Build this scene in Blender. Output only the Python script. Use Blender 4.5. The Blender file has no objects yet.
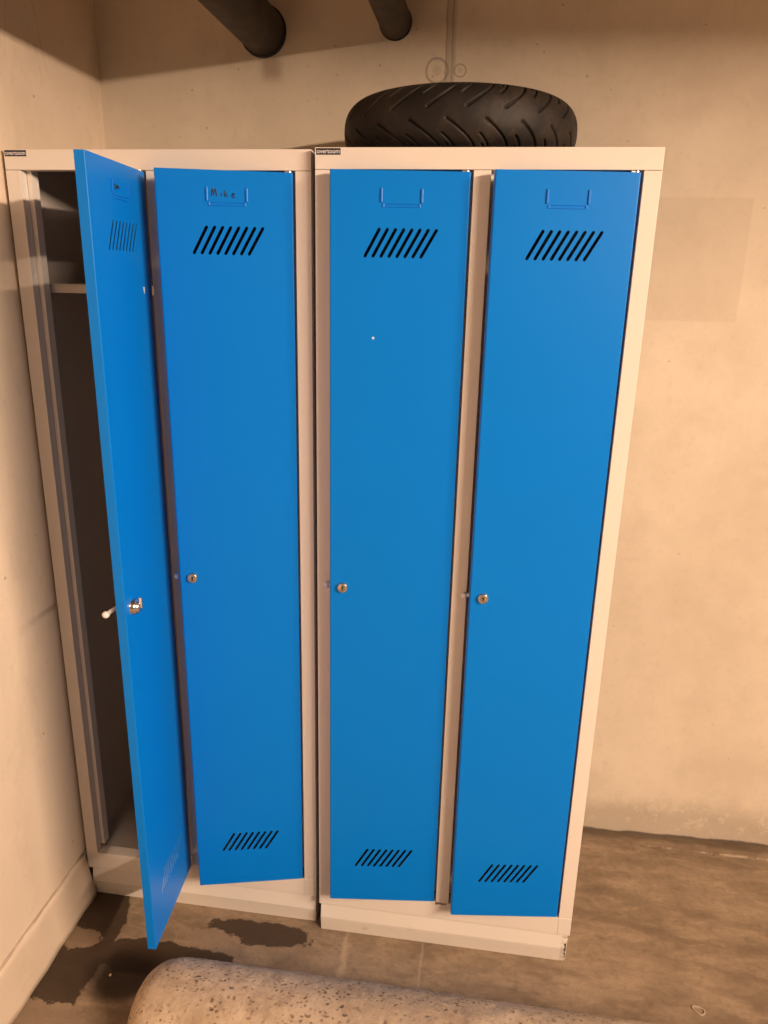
import bpy, bmesh, math, random
from mathutils import Matrix, Vector
random.seed(7)
S = bpy.context.scene
COL = S.collection
PI = math.pi

# ------------------------------------------------------------------ helpers
def link(name, me, mat=None, parent=None, bevel=0.0, smooth=False):
    o = bpy.data.objects.new(name, me)
    COL.objects.link(o)
    if mat is not None:
        me.materials.clear()
        me.materials.append(mat)
    if parent is not None:
        o.parent = parent
    if smooth:
        for p in me.polygons:
            p.use_smooth = True
    if bevel > 0:
        m = o.modifiers.new('edge', 'BEVEL')
        m.width = bevel; m.segments = 2; m.limit_method = 'ANGLE'; m.angle_limit = math.radians(40)
        m.harden_normals = False
    return o

def tag(o, label=None, cat=None, group=None, kind=None):
    if label: o['label'] = label
    if cat: o['category'] = cat
    if group: o['group'] = group
    if kind: o['kind'] = kind
    return o

def empty(name, loc, label, cat):
    o = bpy.data.objects.new(name, None)
    COL.objects.link(o); o.location = loc
    o.empty_display_size = 0.1
    return tag(o, label, cat)

class MB:
    """collects shapes in one bmesh"""
    def __init__(s): s.bm = bmesh.new()
    def box(s, x0, x1, y0, y1, z0, z1, mat=None):
        v = [s.bm.verts.new(p) for p in ((x0,y0,z0),(x1,y0,z0),(x1,y1,z0),(x0,y1,z0),(x0,y0,z1),(x1,y0,z1),(x1,y1,z1),(x0,y1,z1))]
        if mat is not None:
            for q in v: q.co = mat @ q.co
        for f in ((0,3,2,1),(4,5,6,7),(0,1,5,4),(1,2,6,5),(2,3,7,6),(3,0,4,7)):
            s.bm.faces.new([v[i] for i in f])
        return s
    def prism(s, pts, axis, a, b):
        """polygon pts (u,v) extruded along axis from a to b"""
        def P(u, v, w):
            return {'x': (w, u, v), 'y': (u, w, v), 'z': (u, v, w)}[axis]
        A = [s.bm.verts.new(P(u, v, a)) for u, v in pts]
        B = [s.bm.verts.new(P(u, v, b)) for u, v in pts]
        n = len(pts)
        s.bm.faces.new(A); s.bm.faces.new(B[::-1])
        for i in range(n):
            s.bm.faces.new((A[i], B[i], B[(i+1) % n], A[(i+1) % n]))
        bmesh.ops.recalc_face_normals(s.bm, faces=s.bm.faces[:])
        return s
    def lathe(s, prof, n, origin, axis='y', a0=0.0):
        """prof: list of (r, h) ; revolve about axis through origin; closes poles if r==0"""
        rings = []
        for r, h in prof:
            if r < 1e-7:
                p = {'y': (0, h, 0), 'x': (h, 0, 0), 'z': (0, 0, h)}[axis]
                rings.append([s.bm.verts.new(Vector(origin) + Vector(p))])
            else:
                R = []
                for i in range(n):
                    a = a0 + 2*PI*i/n
                    c, q = r*math.cos(a), r*math.sin(a)
                    p = {'y': (c, h, q), 'x': (h, c, q), 'z': (c, q, h)}[axis]
                    R.append(s.bm.verts.new(Vector(origin) + Vector(p)))
                rings.append(R)
        for A, B in zip(rings, rings[1:]):
            for i in range(n):
                j = (i+1) % n
                if len(A) == 1 and len(B) == 1: continue
                if len(A) == 1: s.bm.faces.new((A[0], B[i], B[j]))
                elif len(B) == 1: s.bm.faces.new((A[i], B[0], A[j]))
                else: s.bm.faces.new((A[i], B[i], B[j], A[j]))
        bmesh.ops.recalc_face_normals(s.bm, faces=s.bm.faces[:])
        return s
    def tube(s, pts, r, n=8):
        """round tube through pts"""
        rings = []
        pts = [Vector(p) for p in pts]
        for i, p in enumerate(pts):
            d = (pts[min(i+1, len(pts)-1)] - pts[max(i-1, 0)]).normalized()
            u = d.cross(Vector((0, 0, 1)))
            if u.length < 1e-3: u = d.cross(Vector((0, 1, 0)))
            u.normalize(); w = d.cross(u)
            rings.append([s.bm.verts.new(p + r*(math.cos(2*PI*k/n)*u + math.sin(2*PI*k/n)*w)) for k in range(n)])
        for A, B in zip(rings, rings[1:]):
            for i in range(n):
                s.bm.faces.new((A[i], A[(i+1) % n], B[(i+1) % n], B[i]))
        s.bm.faces.new(rings[0][::-1]); s.bm.faces.new(rings[-1])
        bmesh.ops.recalc_face_normals(s.bm, faces=s.bm.faces[:])
        return s
    def build(s, name, mat, parent=None, bevel=0.0, smooth=False):
        me = bpy.data.meshes.new(name)
        s.bm.to_mesh(me); s.bm.free()
        return link(name, me, mat, parent, bevel, smooth)

# ------------------------------------------------------------------ node helpers
class NT:
    def __init__(s, name):
        s.m = bpy.data.materials.new(name); s.m.use_nodes = True
        s.t = s.m.node_tree; s.t.nodes.clear()
        s.out = s.n('ShaderNodeOutputMaterial')
        s.b = s.n('ShaderNodeBsdfPrincipled')
        s.t.links.new(s.b.outputs[0], s.out.inputs[0])
        s.co = s.n('ShaderNodeTexCoord').outputs['Object']
    def n(s, t, **kw):
        x = s.t.nodes.new(t)
        for k, v in kw.items(): setattr(x, k, v)
        return x
    def set(s, sock, v):
        if isinstance(v, (int, float)): sock.default_value = v
        elif isinstance(v, (tuple, list)): sock.default_value = v
        else: s.t.links.new(v, sock)
    def math(s, op, a, b=0.0, c=0.0, clamp=False):
        x = s.n('ShaderNodeMath', operation=op, use_clamp=clamp)
        s.set(x.inputs[0], a); s.set(x.inputs[1], b); s.set(x.inputs[2], c)
        return x.outputs[0]
    def xyz(s, v=None):
        x = s.n('ShaderNodeSeparateXYZ'); s.set(x.inputs[0], v or s.co); return x.outputs
    def noise(s, scale, detail=4, rough=.55, vec=None, dist=0.0, col=False):
        x = s.n('ShaderNodeTexNoise'); s.set(x.inputs['Vector'], vec or s.co)
        x.inputs['Scale'].default_value = scale; x.inputs['Detail'].default_value = detail
        x.inputs['Roughness'].default_value = rough; x.inputs['Distortion'].default_value = dist
        return x.outputs['Color' if col else 'Fac']
    def voro(s, scale, out='Distance', vec=None, rnd=1.0):
        x = s.n('ShaderNodeTexVoronoi'); s.set(x.inputs['Vector'], vec or s.co)
        x.inputs['Scale'].default_value = scale; x.inputs['Randomness'].default_value = rnd
        return x.outputs[out]
    def mapr(s, v, a, b, c=0.0, d=1.0, smooth=True):
        x = s.n('ShaderNodeMapRange')
        x.interpolation_type = 'SMOOTHSTEP' if smooth else 'LINEAR'
        s.set(x.inputs[0], v); s.set(x.inputs[1], a); s.set(x.inputs[2], b); s.set(x.inputs[3], c); s.set(x.inputs[4], d)
        return x.outputs[0]
    def mix(s, f, a, b, blend='MIX'):
        x = s.n('ShaderNodeMix', data_type='RGBA', blend_type=blend)
        s.set(x.inputs[0], f); s.set(x.inputs[6], a if not isinstance(a, tuple) else (*a, 1)[:4]); s.set(x.inputs[7], b if not isinstance(b, tuple) else (*b, 1)[:4])
        return x.outputs[2]
    def scale(s, v, sc):
        x = s.n('ShaderNodeMapping'); s.set(x.inputs[0], v); x.inputs['Scale'].default_value = sc
        return x.outputs[0]
    def box(s, v, a, b, soft=.004):
        return s.math('MULTIPLY', s.mapr(v, a-soft, a+soft), s.mapr(v, b-soft, b+soft, 1, 0))
    def bump(s, h, strength=.3, dist=.002):
        x = s.n('ShaderNodeBump'); x.inputs['Strength'].default_value = strength; x.inputs['Distance'].default_value = dist
        s.set(x.inputs['Height'], h); s.t.links.new(x.outputs[0], s.b.inputs['Normal'])
    def fin(s, col=None, rough=None, metal=0.0, spec=None):
        if col is not None: s.set(s.b.inputs['Base Color'], (*col, 1) if isinstance(col, tuple) and len(col) == 3 else col)
        if rough is not None: s.set(s.b.inputs['Roughness'], rough)
        s.b.inputs['Metallic'].default_value = metal
        if spec is not None: s.b.inputs['Specular IOR Level'].default_value = spec
        return s.m

def paint(name, col, rough, var=.04, spec=.5, dirt=None):
    t = NT(name)
    f = t.noise(6, 4)
    c = t.mix(f, tuple(x*(1-var) for x in col), tuple(min(1, x*(1+var)) for x in col))
    if dirt:
        d = t.mapr(t.noise(14, 6, .7), .62, .75, 0, .55)
        c = t.mix(d, c, dirt)
    t.bump(t.noise(350, 2), .12, .0004)
    return t.fin(c, rough, 0, spec)

M = {}
M['blue'] = paint('blue_powder_coat', (.0003, .190, .70), .36, .03, .2)
M['grey'] = paint('light_grey_enamel', (.76, .70, .63), .42, .03, .4)
M['plinth'] = paint('scuffed_grey_enamel', (.72, .67, .60), .5, .05, .35, dirt=(.42, .34, .27))
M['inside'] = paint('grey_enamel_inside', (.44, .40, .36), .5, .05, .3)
M['chrome'] = NT('chrome').fin((.80, .79, .77), .16, 1.0)
M['nickel'] = NT('nickel').fin((.66, .61, .53), .3, 1.0)
M['cap'] = NT('pale_plastic').fin((.80, .76, .70), .3)
M['black'] = NT('black_ink').fin((.006, .007, .012), .6)
M['dark'] = NT('dark_sticker').fin((.02, .02, .03), .4)
M['white'] = NT('white_print').fin((.75, .74, .74), .5)
M['keyhole'] = NT('keyhole_dark').fin((.015, .012, .01), .6)
M['holder'] = paint('blue_holder', (.001, .19, .75), .3, .02, .6)

def back_wall_mat():
    t = NT('cast_concrete_back')
    x, y, z = t.xyz()
    big = t.noise(1.3, 5, .6)
    med = t.noise(7, 6, .65)
    fin = t.noise(45, 5, .7)
    c = t.mix(t.mapr(big, .3, .7), (.64, .55, .43), (.73, .63, .50))
    c = t.mix(t.mapr(med, .35, .75, 0, .35), c, (.48, .39, .29))
    c = t.mix(t.mapr(fin, .5, .8, 0, .25), c, (.45, .36, .27))
    # formwork panel patch
    px = t.math('ADD', x, t.math('MULTIPLY', t.math('SUBTRACT', t.noise(6), .5), .012))
    patch = t.math('MULTIPLY', t.box(px, .60, .916, .003), t.box(z, 1.494, 1.771, .003))
    c = t.mix(t.math('MULTIPLY', patch, .22), c, (.43, .345, .26))
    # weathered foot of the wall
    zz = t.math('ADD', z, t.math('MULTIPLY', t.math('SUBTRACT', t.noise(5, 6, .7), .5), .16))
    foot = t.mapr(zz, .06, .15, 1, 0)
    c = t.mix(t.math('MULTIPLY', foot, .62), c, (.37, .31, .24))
    pale = t.math('MULTIPLY', t.mapr(t.noise(22, 6, .7), .52, .62), t.box(zz, .03, .17, .03))
    c = t.mix(t.math('MULTIPLY', pale, .45), c, (.70, .60, .47))
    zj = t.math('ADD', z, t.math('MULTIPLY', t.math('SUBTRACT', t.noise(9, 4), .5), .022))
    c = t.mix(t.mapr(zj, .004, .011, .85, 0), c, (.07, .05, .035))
    # bug holes
    for sc, thr in ((25, .066), (14, .030)):
        v = t.voro(sc)
        rnd = t.math('GREATER_THAN', t.n('ShaderNodeSeparateColor').outputs[0] if False else t.voro(sc, 'Color'), .48)
        h = t.math('MULTIPLY', t.mapr(v, thr*.6, thr*1.4, 1, 0), rnd)
        c = t.mix(t.math('MULTIPLY', h, .5), c, (.22, .16, .11))
    # vertical mortar seam with two round tie plugs
    xs = t.math('ADD', x, t.math('MULTIPLY', t.math('SUBTRACT', t.noise(14), .5), .01))
    seam = t.math('MULTIPLY', t.box(xs, .197, .219, .003), t.mapr(z, 1.985, 1.995))
    c = t.mix(t.math('MULTIPLY', seam, .6), c, (.40, .35, .29))
    edge = t.math('MULTIPLY', t.math('ADD', t.box(xs, .196, .199, .0015), t.box(xs, .210, .213, .0015)), t.mapr(z, 1.985, 1.995))
    c = t.mix(t.math('MULTIPLY', edge, .6), c, (.24, .19, .14))
    for cx, cz, r, w in ((.178, 2.034, .025, .004), (.231, 2.034, .013, .003)):
        dx = t.math('SUBTRACT', x, cx); dz = t.math('SUBTRACT', z, cz)
        d = t.math('SQRT', t.math('ADD', t.math('MULTIPLY', dx, dx), t.math('MULTIPLY', dz, dz)))
        d = t.math('ADD', d, t.math('MULTIPLY', t.math('SUBTRACT', t.noise(40), .5), .005))
        c = t.mix(t.math('MULTIPLY', t.box(d, r-w/2, r+w/2, .002), .75), c, (.27, .22, .17))
        c = t.mix(t.mapr(d, r*.35, r*.45, .25, 0), c, (.30, .25, .19))
    # stain run below the thick pipe
    sx = t.math('ADD', x, t.math('MULTIPLY', t.math('SUBTRACT', t.noise(25), .5), .03))
    run = t.math('MULTIPLY', t.box(sx, -.232, -.188, .014), t.box(z, 2.018, 2.075, .014))
    c = t.mix(t.math('MULTIPLY', run, .55), c, (.26, .17, .11))
    t.bump(t.math('ADD', t.math('MULTIPLY', fin, .5), med), .25, .004)
    return t.fin(c, .88, 0, .2)

def side_wall_mat():
    t = NT('cast_concrete_left')
    x, y, z = t.xyz()
    med = t.noise(5, 6, .65, t.scale(t.co, (1, 1, .5)))
    fin = t.noise(40, 5, .7)
    c = t.mix(t.mapr(t.noise(1.5, 4), .3, .7), (.72, .59, .455), (.80, .66, .51))
    c = t.mix(t.mapr(med, .45, .75, 0, .4), c, (.47, .38, .28))
    c = t.mix(t.mapr(fin, .55, .8, 0, .25), c, (.42, .33, .25))
    zk = t.math('ADD', z, t.math('MULTIPLY', t.math('SUBTRACT', t.noise(14, 5, .7), .5), .006))
    c = t.mix(t.math('MULTIPLY', t.box(zk, .1275, .1325, .0015), t.mapr(t.noise(6), .35, .55, .15, .75)), c, (.33, .25, .18))
    c = t.mix(t.math('MULTIPLY', t.box(zk, .036, .038, .001), t.mapr(t.noise(5), .4, .6, 0, .5)), c, (.42, .33, .24))
    c = t.mix(t.mapr(zk, .110, .129, .42, 0), c, (.46, .36, .265))
    # drip like scratches
    s = t.noise(9, 3, .5, t.scale(t.co, (1, 1, .25)))
    c = t.mix(t.math('MULTIPLY', t.box(s, .50, .512, .004), t.mapr(t.noise(2), .5, .6, 0, .3)), c, (.38, .29, .21))
    for sc, thr in ((18, .06), (9, .035)):
        h = t.math('MULTIPLY', t.mapr(t.voro(sc), thr*.6, thr*1.3, 1, 0), t.math('GREATER_THAN', t.voro(sc, 'Color'), .6))
        c = t.mix(t.math('MULTIPLY', h, .6), c, (.24, .17, .12))
    t.bump(t.math('ADD', t.math('MULTIPLY', fin, .5), med), .25, .004)
    return t.fin(c, .88, 0, .2)

def floor_mat():
    t = NT('worn_concrete_floor')
    x, y, z = t.xyz()
    st = t.scale(t.co, (1, 2.6, 1))
    big = t.noise(2.2, 6, .62, st, .3)
    med = t.noise(9, 7, .68, st, .4)
    fin = t.noise(60, 5, .7)
    c = t.mix(t.mapr(big, .3, .7), (.17, .122, .080), (.275, .205, .14))
    c = t.mix(t.mapr(med, .4, .72, 0, .6), c, (.40, .30, .20))
    c = t.mix(t.mapr(t.noise(5, 6, .7, st), .52, .68, 0, .5), c, (.125, .086, .055))
    c = t.mix(t.mapr(fin, .45, .75, 0, .45), c, (.13, .09, .058))
    # damp stain in the left corner and along the plinth
    wob = t.math('MULTIPLY', t.math('SUBTRACT', t.noise(15, 8, .72), .5), 2.0)
    def ell(cx, cy, rx, ry, soft=.05, k=1.0):
        ex = t.math('DIVIDE', t.math('SUBTRACT', x, cx), rx); ey = t.math('DIVIDE', t.math('SUBTRACT', y, cy), ry)
        d = t.math('SQRT', t.math('ADD', t.math('MULTIPLY', ex, ex), t.math('MULTIPLY', ey, ey)))
        return t.mapr(t.math('ADD', d, t.math('MULTIPLY', wob, k)), 1-soft, 1+soft, 1, 0)
    wet = t.math('MAXIMUM', ell(-.575, -.17, .085, .30, .03, .5), ell(-.36, -.145, .20, .05, .04, .7))
    wet = t.math('MAXIMUM', wet, ell(-.15, -.035, .14, .035, .06, .9))
    dry = t.math('MAXIMUM', ell(-.578, -.115, .05, .032, .03, 1.2), ell(-.545, -.335, .10, .05, .04, 1.2))
    dry = t.math('MAXIMUM', dry, t.math('MULTIPLY', ell(-.27, -.07, .075, .030, .04, 1.2), 1.0))
    c = t.mix(t.math('MULTIPLY', dry, .55), c, (.28, .20, .135))
    wet = t.math('MULTIPLY', wet, t.math('SUBTRACT', 1.0, dry))
    c = t.mix(t.math('MULTIPLY', wet, .9), c, (.042, .026, .016))
    # shadow beside the end of the concrete stop, painted into the floor colour
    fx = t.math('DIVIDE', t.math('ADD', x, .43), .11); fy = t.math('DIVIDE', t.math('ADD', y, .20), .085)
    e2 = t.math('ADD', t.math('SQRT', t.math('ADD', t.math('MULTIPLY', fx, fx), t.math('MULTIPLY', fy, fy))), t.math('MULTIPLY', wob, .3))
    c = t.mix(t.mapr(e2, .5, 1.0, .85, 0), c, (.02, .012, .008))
    # pale streak near the right end of the back wall and a drip mark by the plinth joint
    yl = t.math('ADD', t.math('SUBTRACT', y, .442), t.math('MULTIPLY', t.math('SUBTRACT', t.noise(8), .5), .015))
    stk = t.math('MULTIPLY', t.box(yl, -.006, .004, .004), t.box(x, .90, 1.6, .05))
    c = t.mix(t.math('MULTIPLY', stk, t.mapr(t.noise(17, 5, .7), .44, .6, .0, .7)), c, (.55, .46, .35))
    xl = t.math('ADD', t.math('SUBTRACT', x, .078), t.math('MULTIPLY', t.math('SUBTRACT', t.noise(18), .5), .05))
    dr = t.math('MULTIPLY', t.box(xl, -.006, .007, .006), t.box(y, -.14, .0, .02))
    c = t.mix(t.math('MULTIPLY', dr, .38), c, (.52, .41, .29))
    xm = t.math('ADD', t.math('SUBTRACT', x, .262), t.math('MULTIPLY', t.math('SUBTRACT', t.noise(18), .5), .012))
    c = t.mix(t.math('MULTIPLY', t.math('MULTIPLY', t.box(xm, -.003, .003, .002), t.box(y, -.2, .0, .02)), .22), c, (.55, .45, .34))
    # darker line along the wall
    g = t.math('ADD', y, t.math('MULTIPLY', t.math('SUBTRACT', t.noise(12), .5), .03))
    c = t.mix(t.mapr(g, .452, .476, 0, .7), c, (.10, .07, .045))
    t.bump(t.math('ADD', t.math('MULTIPLY', fin, .6), med), .3, .004)
    r = t.math('SUBTRACT', .85, t.math('MULTIPLY', wet, .35))
    return t.fin(c, r, 0, .3)

def stop_mat():
    t = NT('pitted_concrete')
    med = t.noise(9, 7, .7)
    c = t.mix(t.mapr(med, .3, .7), (.40, .30, .20), (.62, .49, .355))
    c = t.mix(t.mapr(t.noise(26, 6, .8), .45, .7, 0, .6), c, (.27, .19, .125))
    c = t.mix(t.mapr(t.noise(4.5, 4, .6), .5, .68, 0, .45), c, (.26, .19, .13))
    pit_h = 0
    wv = t.n('ShaderNodeVectorMath', operation='MULTIPLY_ADD')
    t.set(wv.inputs[0], t.noise(60, 3, col=True)); wv.inputs[1].default_value = (.012, .012, .012); t.set(wv.inputs[2], t.scale(t.co, (.75, 1, 1)))
    for sc, thr, gate in ((130, .34, .42), (75, .28, .46), (42, .17, .52)):
        v = t.voro(sc, vec=wv.outputs[0])
        clump = t.mapr(t.noise(8, 3), .36, .54)
        h = t.math('MULTIPLY', t.math('MULTIPLY', t.mapr(v, thr*.5, thr*1.2, 1, 0), t.math('GREATER_THAN', t.voro(sc, 'Color', vec=wv.outputs[0]), gate)), clump)
        c = t.mix(t.math('MULTIPLY', h, .75), c, (.12, .075, .045))
        pit_h = h
    # tar smear along the far edge
    x, y, z = t.xyz()
    t.bump(t.math('SUBTRACT', t.noise(40, 6, .75), t.math('MULTIPLY', pit_h, 1.2)), .7, .006)
    return t.fin(c, .9, 0, .2)

def rubber_mat():
    t = NT('dusty_rubber')
    c = t.mix(t.mapr(t.noise(9, 6, .7), .42, .72, 0, .8), (.010, .0075, .006), (.045, .032, .023))
    c = t.mix(t.mapr(t.noise(24, 5, .7), .58, .75, 0, .4), c, (.085, .062, .045))
    t.bump(t.noise(220, 3), .15, .0008)
    return t.fin(c, .62, 0, .35)

def pipe_mat(name, a, b):
    t = NT(name)
    c = t.mix(t.mapr(t.noise(16, 5, .65), .35, .7), a, b)
    t.bump(t.noise(120, 3), .2, .001)
    return t.fin(c, .6, 0, .35)

M['wall'] = back_wall_mat(); M['wall_l'] = side_wall_mat(); M['floor'] = floor_mat()
M['stop'] = stop_mat(); M['rubber'] = rubber_mat()
M['pipe'] = pipe_mat('brown_pipe', (.040, .027, .018), (.085, .058, .038))
M['pipe_small'] = pipe_mat('brown_grey_pipe', (.060, .042, .029), (.12, .085, .06))
M['ceil'] = NT('ceiling_concrete').fin((.5, .42, .33), .9)
M['scrap'] = NT('pale_scrap').fin((.50, .40, .29), .7)

# ------------------------------------------------------------------ the setting
XL = -.634           # left wall face
def wall_y(x): return .4535 + (x - XL) * .0232
f = MB(); f.box(-1.2, 6, -6, 1.2, -.12, 0)
tag(f.build('floor', M['floor']), kind='structure')

# back wall: slab with its face following wall_y, with two round holes where the pipes enter
PIPES = [(-.228, 2.118, .051), (.080, 2.132, .0355)]
w = MB()
w.prism([(XL-.5, wall_y(XL-.5)), (6, wall_y(6)), (6, wall_y(6)+.3), (XL-.5, wall_y(XL-.5)+.3)], 'z', -.1, 2.6)
wb = w.build('wall_back', M['wall']); tag(wb, kind='structure')
w = MB(); w.box(XL-.3, XL, -6, .4535, 0, 2.6)
tag(w.build('wall_left', M['wall_l']), kind='structure')
# cast kicker along the foot of the left wall
rows = []
k = MB()
prof = [(XL-.01, .0), (-.608, .0), (-.6095, .018), (-.6130, .036), (-.6165, .052), (-.6205, .078), (-.6245, .108), (-.6300, .1285), (XL-.01, .131)]
N = 90
y0, y1 = -2.6, .0145
R = []
for i in range(N+1):
    yy = y0 + (y1-y0)*i/N
    j = .0012*math.sin(i*1.7) + .0009*math.sin(i*.63+1)
    R.append([k.bm.verts.new((px + (j if 0 < q < 8 else 0), yy, pz + (.002*math.sin(i*.9+q) if 1 < q < 8 else 0))) for q, (px, pz) in enumerate(prof)])
for A, B in zip(R, R[1:]):
    for q in range(len(prof)-1):
        k.bm.faces.new((A[q], B[q], B[q+1], A[q+1]))
k.bm.faces.new(R[0]); k.bm.faces.new(R[-1][::-1])
bmesh.ops.recalc_face_normals(k.bm, faces=k.bm.faces[:])
tag(k.build('trim_1', M['wall_l'], smooth=True), kind='structure')
c = MB(); c.box(-1.2, 6, -6, 1.2, 2.6, 2.75)
tag(c.build('ceiling', M['ceil']), kind='structure')
# unseen downstand beam, added to shade the top of the walls
SHADE_BEAM = dict(y=-.80, z=2.235)
c = MB(); c.box(-1.2, 6, SHADE_BEAM['y']-.2, SHADE_BEAM['y'], SHADE_BEAM['z'], 2.6)
tag(c.build('shade_beam', M['ceil']), kind='structure')

# ------------------------------------------------------------------ lockers
W, H = .6127, 1.8
TB, ST, PO, BB, PL = .0368, .0302, .0343, .0493, .0832
O = (W - 2*ST - PO)/2
ZT, ZB = H-TB, PL+BB
G = .002
DW = O - 2*G
DZ0, DZ1 = ZB+G, ZT-.0034
HG = .0025          # extra play on the hinge side
DH = DZ1-DZ0
DT = .0183
DEPTH = .425

def door_front_mesh():
    """sheet with real slanted vent slots, in x (0..-DW) and z, thickness along +y"""
    cu = bpy.data.curves.new('sheet', 'CURVE'); cu.dimensions = '2D'; cu.fill_mode = 'BOTH'
    cu.extrude = .0006
    def spl(pts):
        s = cu.splines.new('POLY'); s.points.add(len(pts)-1)
        for p, q in zip(s.points, pts): p.co = (q[0], q[1], 0, 1)
        s.use_cyclic_u = True
    q = .0024
    spl([(-q-HG, DZ0), (-q-HG, DZ1), (-DW+q, DZ1), (-DW+q, DZ0)])
    def slots(xt, zt, xb, zb):
        for k in range(8):
            a = Vector((-(xt+k*.0149), zt)); b = Vector((-(xb+k*.0147), zb))
            d = (a-b).normalized(); n = Vector((-d.y, d.x)); r = .0029
            pts = []
            for q in range(7):
                t = PI*q/6; pts.append(a + r*(math.cos(t)*n + math.sin(t)*d))
            for q in range(7):
                t = PI*q/6; pts.append(b - r*(math.cos(t)*n + math.sin(t)*d))
            spl([(p.x, p.y) for p in pts])
    slots(.0605, 1.6605, .087, 1.6145)
    slots(.0620, .2815, .0905, .2355)
    ob = bpy.data.objects.new('tmp', cu); COL.objects.link(ob)
    dg = bpy.context.evaluated_depsgraph_get(); dg.update()
    me = bpy.data.meshes.new_from_object(ob.evaluated_get(dg))
    bpy.data.objects.remove(ob)
    # xy -> xz
    me.transform(Matrix(((1,0,0,0),(0,0,-1,.0006),(0,1,0,0),(0,0,0,1))))
    return me

def door_mesh():
    me = door_front_mesh()
    bm = bmesh.new(); bm.from_mesh(me)
    mb = MB(); mb.bm.free(); mb.bm = bm
    t = .0012
    q = .0024
    arc = [(q*math.sin(a)-q, q-q*math.cos(a)) for a in (0, PI/8, PI/4, 3*PI/8, PI/2)]
    inn = [((q-t)*math.sin(a)-q, q-(q-t)*math.cos(a)) for a in (PI/2, 3*PI/8, PI/4, PI/8, 0)]
    pr = arc + [(0, DT), (-t, DT)] + inn
    mb.prism([(u-HG, v) for u, v in pr], 'z', DZ0, DZ1)
    mb.prism([(-DW-u, v) for u, v in pr], 'z', DZ0, DZ1)
    mb.box(-DW+t, -t-HG, .0012, DT, DZ1-t, DZ1)
    mb.box(-DW+t, -t-HG, .0012, DT, DZ0, DZ0+t)
    # inner return lips
    mb.box(-.014, -t-HG, DT-t, DT, DZ0+t, DZ1-t)
    mb.box(-DW+t, -DW+.014, DT-t, DT, DZ0+t, DZ1-t)
    mb.box(-DW+.014, -.014, DT-t, DT, DZ1-.014, DZ1-t)
    mb.box(-DW+.014, -.014, DT-t, DT, DZ0+t, DZ0+.014)
    # stiffening channel up the middle of the inside, clear of the slots
    mb.box(-.022, -.016, .0012, .010, DZ0+.10, DZ1-.12)
    bm.normal_update()
    out = bpy.data.meshes.new('door'); bm.to_mesh(out); bm.free()
    return out
DOOR_ME = door_mesh()

def stroke(pts, y=-.0004, r=.0008):
    return [(-p[0], y, p[1]) for p in pts]

def make_door(parent, hx, ang, writing=None, chip=None, keyed=False):
    d = link('door', DOOR_ME, None, parent)
    DOOR_ME.materials.clear(); DOOR_ME.materials.append(M['blue'])
    d.location = (hx-G, 0, 0); d.rotation_euler = (0, 0, math.radians(ang))
    # embossed label holder: two upright clips and a double ridged ledge
    h = MB()
    for s in (.0885, .1615):
        h.box(-s-.0017, -s+.0017, -.0028, 0, 1.7065, 1.7300)
    h.box(-.1575, -.0925, -.0016, 0, 1.7035, 1.7045)
    h.box(-.1575, -.0925, -.0016, 0, 1.6985, 1.6997)
    h.box(-.0935, -.0905, -.0016, 0, 1.6985, 1.7045)
    h.box(-.1595, -.1565, -.0016, 0, 1.6985, 1.7045)
    h.build('label_holder', M['holder'], d, .0005)
    # lock
    l = MB(); zl = .9535; sl = .2285 if not keyed else .2195
    if keyed:
        l.lathe([(0, -.0150), (.0090, -.0150), (.0112, -.0135), (.0120, -.0095), (.0142, -.0085), (.0160, -.0055), (.0160, -.0015), (.0170, 0)], 28, (-sl, 0, zl))
    else:
        l.lathe([(0, -.0062), (.0076, -.0062), (.0083, -.0058), (.0088, -.0068), (.0102, -.0058), (.0114, -.002), (.0116, 0)], 28, (-sl, 0, zl))
    lo = l.build('lock', M['chrome'] if keyed else M['nickel'], d, smooth=True)
    kh = MB()
    yk = -.0152 if keyed else -.0064
    kh.box(-sl-.0010, -sl+.0010, yk-.0004, yk+.0006, zl-.0045, zl+.0045)
    kh.lathe([(0, yk-.0005), (.0024, yk-.0005), (.0024, yk+.0006)], 14, (-sl, 0, zl+.0015))
    kh.build('keyhole', M['keyhole'], lo)
    if keyed:
        tb = MB()
        tb.box(-sl-.0034, -sl+.0034, -.0195, -.0130, zl-.0015, zl+.0205)
        tb.build('turn_grip', M['chrome'], lo, .001)
    # latch: rod on the inside reaching past the free edge, with a rounded cap
    la = MB(); zc = zl-.006 if not keyed else zl-.006
    tip = (-DW-.009, DT+.007, zc) if not keyed else (-DW+.010, DT+.026, zc-.002)
    la.tube([(-sl, DT+.007, zl), ((-sl+tip[0])/2, (DT+.007+tip[1])/2, (zl+zc)/2), tip], .0042, 12)
    la.lathe([(0, -.0072), (.0036, -.0064), (.0065, -.0030), (.0072, 0), (.0065, .0030), (.0036, .0064), (0, .0072)], 16, tip)
    la.build('latch', M['cap'], d, smooth=True)
    # hinge pins at the top and foot
    for z0, z1 in ((DZ1-.004, DZ1+.0030), (DZ0-.0016, DZ0+.004)):
        hp = MB(); hp.box(-.018, -.005, .0060, .0135, z0, z1)
        hp.lathe([(0, z1+.0), (.0028, z1), (.0028, z0-.0), (0, z0)], 12, (-.008, .006, 0), 'z')
        hp.build('hinge', M['nickel'], d)
    if writing:
        wr = MB()
        for s in writing:
            wr.tube([(-(.128+(a-.128)*1.08), -.0003, 1.7205+(b-1.7205)*1.15) for a, b in s], .0010, 6)
        wr.build('handwriting', M['black'], d)
    if chip:
        ch = MB()
        ch.prism([(-a, b) for a, b in chip], 'y', -.0006, .0)
        tag(ch.build('paint_chip', M['white'], d), 'small white torn spot on the blue door')
    return d

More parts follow.
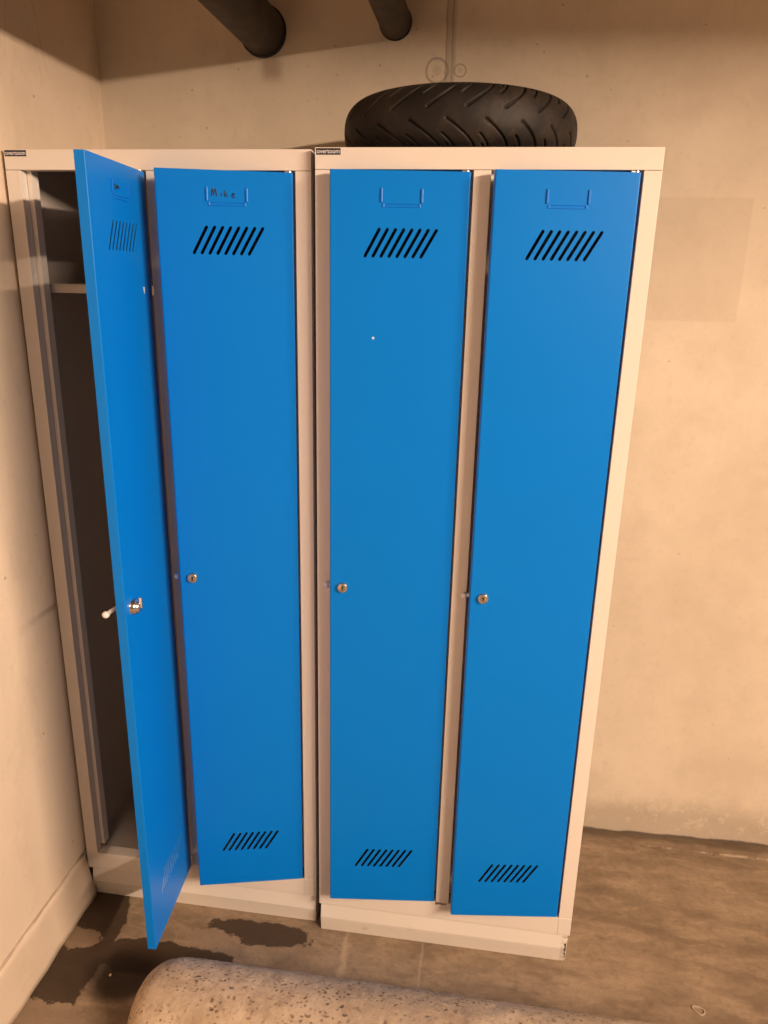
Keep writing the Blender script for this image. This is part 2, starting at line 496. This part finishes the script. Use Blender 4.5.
MIKE = [
    [(.1510, 1.7160), (.1500, 1.7262), (.1492, 1.7268), (.1470, 1.7175), (.1450, 1.7262), (.1440, 1.7266), (.1422, 1.7160)],
    [(.1345, 1.7160), (.1340, 1.7205)],
    [(.1290, 1.7245), (.1285, 1.7155)], [(.1250, 1.7205), (.1283, 1.7180), (.1240, 1.7150)],
    [(.1165, 1.7180), (.1120, 1.7185), (.1130, 1.7205), (.1155, 1.7200), (.1168, 1.7170), (.1150, 1.7146), (.1110, 1.7150)],
]
SCRAWL = [
    [(.1480, 1.7225), (.1455, 1.7150), (.1425, 1.7160)],
    [(.1420, 1.7160), (.1385, 1.7215), (.1365, 1.7170), (.1335, 1.7205), (.1310, 1.7165)],
    [(.1390, 1.7170), (.1330, 1.7180)],
]

def text_mesh(txt, size):
    cu = bpy.data.curves.new('txt', 'FONT'); cu.body = txt; cu.size = size; cu.align_x = 'CENTER'; cu.align_y = 'CENTER'
    cu.extrude = .0001; cu.offset = .0001
    ob = bpy.data.objects.new('tmp', cu); COL.objects.link(ob)
    dg = bpy.context.evaluated_depsgraph_get(); dg.update()
    me = bpy.data.meshes.new_from_object(ob.evaluated_get(dg)); bpy.data.objects.remove(ob)
    return me

def make_locker(loc, label, shelf_open, a_left, a_right, w_left=None, w_right=None, chip_left=None, keyed=False, pin=(.005, .005), ragged=False):
    t = empty('locker', loc, label, 'locker')
    th = .0015
    xm = ST+O+PO/2
    # carcass: sides, back, roof, floor, partition
    c = MB()
    c.box(.0005, .0005+th, .021, DEPTH, PL, H-.001)
    c.box(W-.0005-th, W-.0005, .021, DEPTH, PL, H-.001)
    c.box(.002, W-.002, DEPTH-th, DEPTH, PL+.001, H-.002)
    c.box(.002, W-.002, .021, DEPTH-th, H-.004, H-.001)
    c.box(.002, W-.002, .021, DEPTH-th, ZB-.016, ZB-.013)
    c.box(xm-.001, xm+.001, .021, DEPTH-th, ZB-.013, H-.004)
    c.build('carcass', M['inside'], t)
    # front frame: top rail, bottom rail, stiles and post as folded sections
    f = MB()
    e = .0004
    f.box(0, W, 0, .021, ZT+e, H)
    f.box(0, W, 0, .0015, PL, ZB-.0001)
    f.box(0, W, .0015, .030, ZB-.004, ZB)
    f.box(0, ST, 0, .021, ZB-.0001, ZT-e)
    f.box(0, ST-.002, 0.0003, .021, PL, ZB)
    f.box(W-ST, W, 0, .021, ZB-.0001, ZT-e)
    f.box(W-ST, W, 0.0-.0006, .021, PL, ZB)
    f.box(ST+O, ST+O+PO-.0035, 0, .021, ZB, ZT-e)
    fr = f.build('frame', M['grey'], t, .0012)
    # door stops: stepped jambs behind the doors
    s = MB()
    for x0, sg in ((ST, 1), (ST+O, -1), (ST+O+PO-.0035, 1), (W-ST, -1)):
        a, b = sorted((x0, x0+sg*.010)); s.box(a, b, .0215, .0235, ZB+.012, ZT+.008)
        a, b = sorted((x0+sg*.0085, x0+sg*.010)); s.box(a, b, .0235, .044, ZB+.012, ZT+.008)
    s.build('door_stop', M['grey'], t)
    # shelves
    for x0, x1 in ((.0045, xm-.0025), (xm+.0025, W-.0045)):
        sh = MB(); sh.box(x0, x1, .050, DEPTH-.004, 1.549, 1.551)
        sh.box(x0, x1, .050, .052, 1.533, 1.549)
        sh.box(x0, x0+.002, .052, DEPTH-.004, 1.538, 1.549); sh.box(x1-.002, x1, .052, DEPTH-.004, 1.538, 1.549)
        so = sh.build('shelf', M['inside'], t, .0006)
        xc = (x0+x1)/2
        hk = MB(); hk.tube([(xc, .2, 1.549), (xc, .2, 1.512), (xc, .192, 1.500), (xc, .180, 1.500), (xc, .174, 1.508), (xc, .174, 1.518)], .0025, 8)
        hk.build('coat_hook', M['nickel'], so, smooth=True)
    # plinth: folded sheet kick plate set in a little, with returns to the back
    p = MB(); a, b = pin
    zf = .043
    pts = [(.0055, PL-.0002), (-.0020, zf), (.0040, 0.0), (.0060, 0.0), (.0000, zf), (.0075, PL-.0002)]
    if ragged:
        # torn, peeling right end
        nz = 15
        cols = []
        def yprof(z): return (-.002+.0075*(z-zf)/(PL-zf) if z > zf else -.002+.0060*(zf-z)/zf)
        ends = [b + q for q in (.0010, .0035, -.0012, .0032, .0020, .0050, .0006, .0036, .0060, .0028, .0054, .0012, -.0012, -.0035, .001, 0)]
        for i in range(nz+1):
            z = (PL-.0002)*i/nz
            yb = yprof(z)
            xe = W-ends[i]+.0042
            bulge = .0035*abs(math.sin(i*1.9))
            cols.append([p.bm.verts.new(v) for v in ((a, yb, z), (W-.10, yb, z), (W-.018, yb, z), (xe, yb-bulge, z))])
        for A, B in zip(cols, cols[1:]):
            for q in range(3): p.bm.faces.new((A[q], A[q+1], B[q+1], B[q]))
        p.box(W-.0045, W-.0030, .0085, DEPTH-.01, 0, PL-.0004)
    else:
        p.prism(pts, 'x', a, W-b)
        p.box(W-b-.0015, W-b-.0001, .0078, DEPTH-.01, 0, PL-.0004)
    p.box(a+.0001, a+.0015, .0078, DEPTH-.01, 0, PL-.0004)
    p.box(a, W-.0090, DEPTH-.012, DEPTH-.0105, 0, PL-.0004)
    pl = p.build('plinth', M['plinth'], t)
    # maker's sticker
    sk = MB(); sk.box(.0025, .0475, -.0004, -.0001, H-.0125, H-.0015)
    so = sk.build('sticker', M['dark'], t)
    tm = text_mesh('overtoom', .0105)
    tm.transform(Matrix(((1,0,0,.025),(0,0,-1,-.0005),(0,1,0,H-.0068),(0,0,0,1))))
    link('lettering', tm, M['white'], so)
    dl = make_door(t, ST+O, a_left, w_left, chip_left, keyed)
    dr = make_door(t, W-ST, a_right, w_right)
    return t

A = make_locker((-.6248, .0199, 0),
    'pale grey double metal locker in the corner, its left blue door standing wide open',
    True, 94.1, 14.4, SCRAWL, MIKE, [(.0430, 1.5500), (.0492, 1.5495), (.0452, 1.5370)], True, (.010, .002))
B = make_locker((0, 0, 0),
    'pale grey double metal locker with two slightly ajar blue doors, a tyre lying on top',
    False, 7.08, 7.6, None, None, None, False, (.004, .010), ragged=True)
# tiny white fleck on B's left door
for ch in B.children:
    if ch.name.startswith('door') and not ch.name.startswith('door_stop') and abs(ch.location.x-(ST+O-G)) < .01:
        fl = MB(); fl.lathe([(0, -.0006), (.0022, -.0005), (.0024, 0)], 10, (-.1727, 0, 1.467))
        fl.build('paint_fleck', M['white'], ch)

# rust smears in paint on B's bottom rail are small dark chips
rb = MB()
for i in range(16):
    x = .2885 + .030*random.random(); z = ZB - .0065*random.random()
    r = .0008+.0013*random.random()
    rb.box(x-r*1.5, x+r*1.5, -.0009, -.0001, z-r*.6, z+r*.6)
M['rust'] = NT('rust').fin((.16, .06, .03), .8)
rb.build('rust_spot', M['rust'], B)

# ------------------------------------------------------------------ tyre lying flat on the right locker
def tyre():
    R0, WD = .2345, .112
    rc, zc = .2345-.060, WD/2         # crown centre line
    nA, nT = 980, 110
    amax = math.radians(104)
    bm = bmesh.new()
    T = 1.0
    rings = []
    P = .0921*1.0
    nper = 21; P = 2*PI*R0/nper
    def groove(a, tau, up):
        d = 0
        off = .5*P if up else 0.0
        best = 9
        # long grooves
        if .07 < tau < .86:
            g = .072*(1-(1-tau)**2.2); gp = .072*2.2*(1-tau)**1.2/.1
            u = (a-off-g+P/2) % P - P/2
            best = min(best, abs(u)/math.sqrt(1+gp*gp))
        if .34 < tau < .78:
            g = .072*(1-(1-tau)**2.2)+P*.42; gp = .072*2.2*(1-tau)**1.2/.1
            u = (a-off-g+P/2) % P - P/2
            best = min(best, abs(u)/math.sqrt(1+gp*gp))
        if .60 < tau < .84:
            g = .05*tau+P*.72; gp = .05/.1
            u = (a-off-g+P/2) % P - P/2
            best = min(best, abs(u)/math.sqrt(1+gp*gp))
        w = .00135
        if best < w*1.7:
            d = .0062*(1 - max(0, (best-w*.7)/(w*1.0)))
            d = max(0, min(.0062, d))
        return d
    for i in range(nA):
        th = 2*PI*i/nA
        col = []
        for j in range(nT+1):
            s = -1 + 2*j/nT
            ph = s*amax
            # squarish crown section
            cr = .060
            cphi, sphi = math.cos(ph), math.sin(ph)
            rr = rc + cr*(math.copysign(abs(cphi)**.8, cphi))
            zz = zc + zc*(math.copysign(abs(sphi)**.86, sphi))
            tau = abs(s)/.87
            d = groove(R0*th, tau, s > 0) if tau < 1 else 0
            rr -= d*cphi; zz -= d*sphi
            col.append(bm.verts.new((rr*math.cos(th), rr*math.sin(th), zz)))
        # side walls and bead, hollow inside
        top_r, bot_r = rc+.067*-abs(math.cos(amax))**.92, 0
        for rr, zz in ((.152, WD-.004), (.143, WD-.010), (.141, WD-.016), (.147, WD-.018), (.165, WD-.012), (.205, WD-.022), (.223, zc), (.205, .022), (.165, .012), (.147, .020), (.141, .018), (.143, .011), (.152, .003)):
            col.append(bm.verts.new((rr*math.cos(th), rr*math.sin(th), zz)))
        rings.append(col)
    m = len(rings[0])
    for i in range(nA):
        A_, B_ = rings[i], rings[(i+1) % nA]
        for j in range(m):
            k = (j+1) % m
            bm.faces.new((A_[j], B_[j], B_[k], A_[k]))
    bmesh.ops.recalc_face_normals(bm, faces=bm.faces[:])
    me = bpy.data.meshes.new('tyre'); bm.to_mesh(me); bm.free()
    o = link('tyre', me, M['rubber'], None, smooth=True)
    o.location = (.2485, .2320, H+.0005)
    o.rotation_euler = (0, 0, .12)
    return tag(o, 'black grooved scooter tyre lying flat on top of the right locker', 'tyre')
tyre()

# ------------------------------------------------------------------ pipes coming out of the back wall
def pipe(cx, cz, r, mat, label, hole):
    wy = wall_y(cx)
    t = empty('pipe', (cx, wy, cz), label, 'pipe')
    p = MB()
    prof = [(0, -2.3), (r*.8, -2.3), (r, -2.29), (r, -1.2), (r, .02), (0, .02)]
    p.lathe([(a, b) for a, b in prof], 48, (0, 0, 0))
    p.build('pipe_run', mat, t, smooth=False)
    for q in t.children:
        for pg in q.data.polygons: pg.use_smooth = True
    # black ring standing in for the dark gap around the pipe
    s = MB()
    s.lathe([(r+.0002, -.004), (r+hole, -.003), (r+hole, .004), (r+.0002, .004), (r+.0002, -.004)], 48, (0, 0, 0))
    s.build('gap_ring', M['black'], t)
    return t
pipe(*PIPES[0], M['pipe'], 'thick dark brown pipe entering the back wall above the left locker', .0045)
pipe(*PIPES[1], M['pipe_small'], 'thin brown pipe entering the back wall above the tyre', .0022)

# ------------------------------------------------------------------ concrete wheel stop on the floor
def wheel_stop():
    bm = bmesh.new()
    from mathutils import noise
    r = .130; x0, x1 = -.346, 1.45; yc = -.297; cap = .105
    nS, nX = 56, 420
    rings = []
    for i in range(nX+1):
        # denser at the caps
        u = i/nX
        x = x0 + (x1-x0)*u
        if u < .18: x = x0 + cap*1.15*(u/.18)**1.6
        else: x = x0 + cap*1.15 + (x1-x0-cap*1.15)*((u-.18)/.82)
        d = min(x-x0, x1-x)
        k = 1.0
        if d < cap: k = (max(0.0, 1-((cap-d)/cap)**2.6))**(1/2.6)
        k = max(k, .012)
        row = []
        for j in range(nS+1):
            a = PI*j/nS
            p = Vector((x, yc - r*k*math.cos(a), r*(k**.8)*math.sin(a)*1.0))
            nv = noise.noise(p*22)*.0026 + noise.noise(p*70)*.0012 + noise.noise(p*140)*.0007
            n = Vector((0, -math.cos(a), math.sin(a)))
            if 0 < j < nS: p += n*nv
            row.append(bm.verts.new(p))
        rings.append(row)
    for A_, B_ in zip(rings, rings[1:]):
        for j in range(nS):
            bm.faces.new((A_[j], B_[j], B_[j+1], A_[j+1]))
        bm.faces.new((A_[nS], B_[nS], B_[0], A_[0]))
    bm.faces.new(rings[0]); bm.faces.new(rings[-1][::-1])
    bmesh.ops.recalc_face_normals(bm, faces=bm.faces[:])
    me = bpy.data.meshes.new('wheel_stop'); bm.to_mesh(me); bm.free()
    o = link('concrete_wheel_stop', me, M['stop'], None, smooth=True)
    return tag(o, 'long pitted concrete wheel stop with rounded end lying on the floor before the lockers', 'wheel stop')
wheel_stop()

# ------------------------------------------------------------------ little scraps
s = MB(); pts = []
n = 26
R1 = []
for i in range(n):
    a = 2*PI*i/n
    rr = 1+.10*math.sin(3*a+.5)
    R1.append([s.bm.verts.new((.9006+(.0115*rr+q)*math.cos(a+.3), -.0809+(.0085*rr+q)*math.sin(a), z)) for q, z in ((0, .0002), (0, .003), (.0018, .003), (.0022, .0002))])
for i in range(n):
    A_, B_ = R1[i], R1[(i+1) % n]
    for q in range(4): s.bm.faces.new((A_[q], A_[(q+1) % 4], B_[(q+1) % 4], B_[q]))
bmesh.ops.recalc_face_normals(s.bm, faces=s.bm.faces[:])
tag(s.build('oval_ring', M['scrap']), 'small oval ring lying on the bare floor right of the lockers', 'ring')

def pebble(x, y, r, label):
    b = bmesh.new(); bmesh.ops.create_icosphere(b, subdivisions=2, radius=r)
    for v in b.verts:
        v.co *= 1+.25*(random.random()-.5); v.co.z *= .6
    zmin = min(v.co.z for v in b.verts)
    for v in b.verts: v.co.z -= zmin
    me = bpy.data.meshes.new('pebble'); b.to_mesh(me); b.free()
    o = link('pebble', me, M['scrap']); o.location = (x, y, 0)
    return tag(o, label, 'pebble')
pebble(-.455, -.205, .0035, 'pale pebble on the dark floor beside the rounded end of the wheel stop')

# ------------------------------------------------------------------ light
def area(name, loc, target, sx, sy, power, col):
    l = bpy.data.lights.new(name, 'AREA'); l.shape = 'RECTANGLE'; l.size = sx; l.size_y = sy
    l.energy = power; l.color = col
    o = bpy.data.objects.new(name, l); COL.objects.link(o)
    o.location = loc
    d = Vector(target)-Vector(loc)
    o.rotation_euler = d.to_track_quat('-Z', 'Y').to_euler()
    return o
lamp = area('tube_lamp_light', (3.14, -2.45, 2.45), (0, 0, 0), 2.1, .07, 285, (1, .735, .54))
# the tube runs parallel to the left wall and looks down towards the lockers
zd = -(Vector((.3, -2.45, 1.0))-Vector((3.14, -2.45, 2.45))).normalized()
xd = Vector((0, 1, 0)); yd = zd.cross(xd)
lamp.rotation_euler = Matrix((xd, yd, zd)).transposed().to_euler()
wd = bpy.data.worlds.new('World'); S.world = wd; wd.use_nodes = True
wd.node_tree.nodes['Background'].inputs[0].default_value = (.86, .76, .65, 1)
wd.node_tree.nodes['Background'].inputs[1].default_value = .17

# ------------------------------------------------------------------ camera
def Rx(d): return Matrix.Rotation(math.radians(d), 3, 'X')
def Ry(d): return Matrix.Rotation(math.radians(d), 3, 'Y')
def Rz(d): return Matrix.Rotation(math.radians(d), 3, 'Z')
Rm = Rz(7.6125) @ Rx(-17.2319) @ Ry(-1.2682)
right, fwd, up = Rm.col[0], Rm.col[1], Rm.col[2]
cam = bpy.data.cameras.new('camera'); co = bpy.data.objects.new('camera', cam); COL.objects.link(co)
mw = Matrix((( right.x, up.x, -fwd.x, .3351), (right.y, up.y, -fwd.y, -1.4497), (right.z, up.z, -fwd.z, 1.5696), (0, 0, 0, 1)))
co.matrix_world = mw
cam.sensor_fit = 'VERTICAL'; cam.sensor_height = 36; cam.lens = 742.2871*36/1024
cam.clip_start = .02
S.camera = co
S.view_settings.view_transform = 'Standard'; S.view_settings.look = 'None'
S.view_settings.exposure = 0.0; S.view_settings.gamma = 1
S.view_settings.use_curve_mapping = False
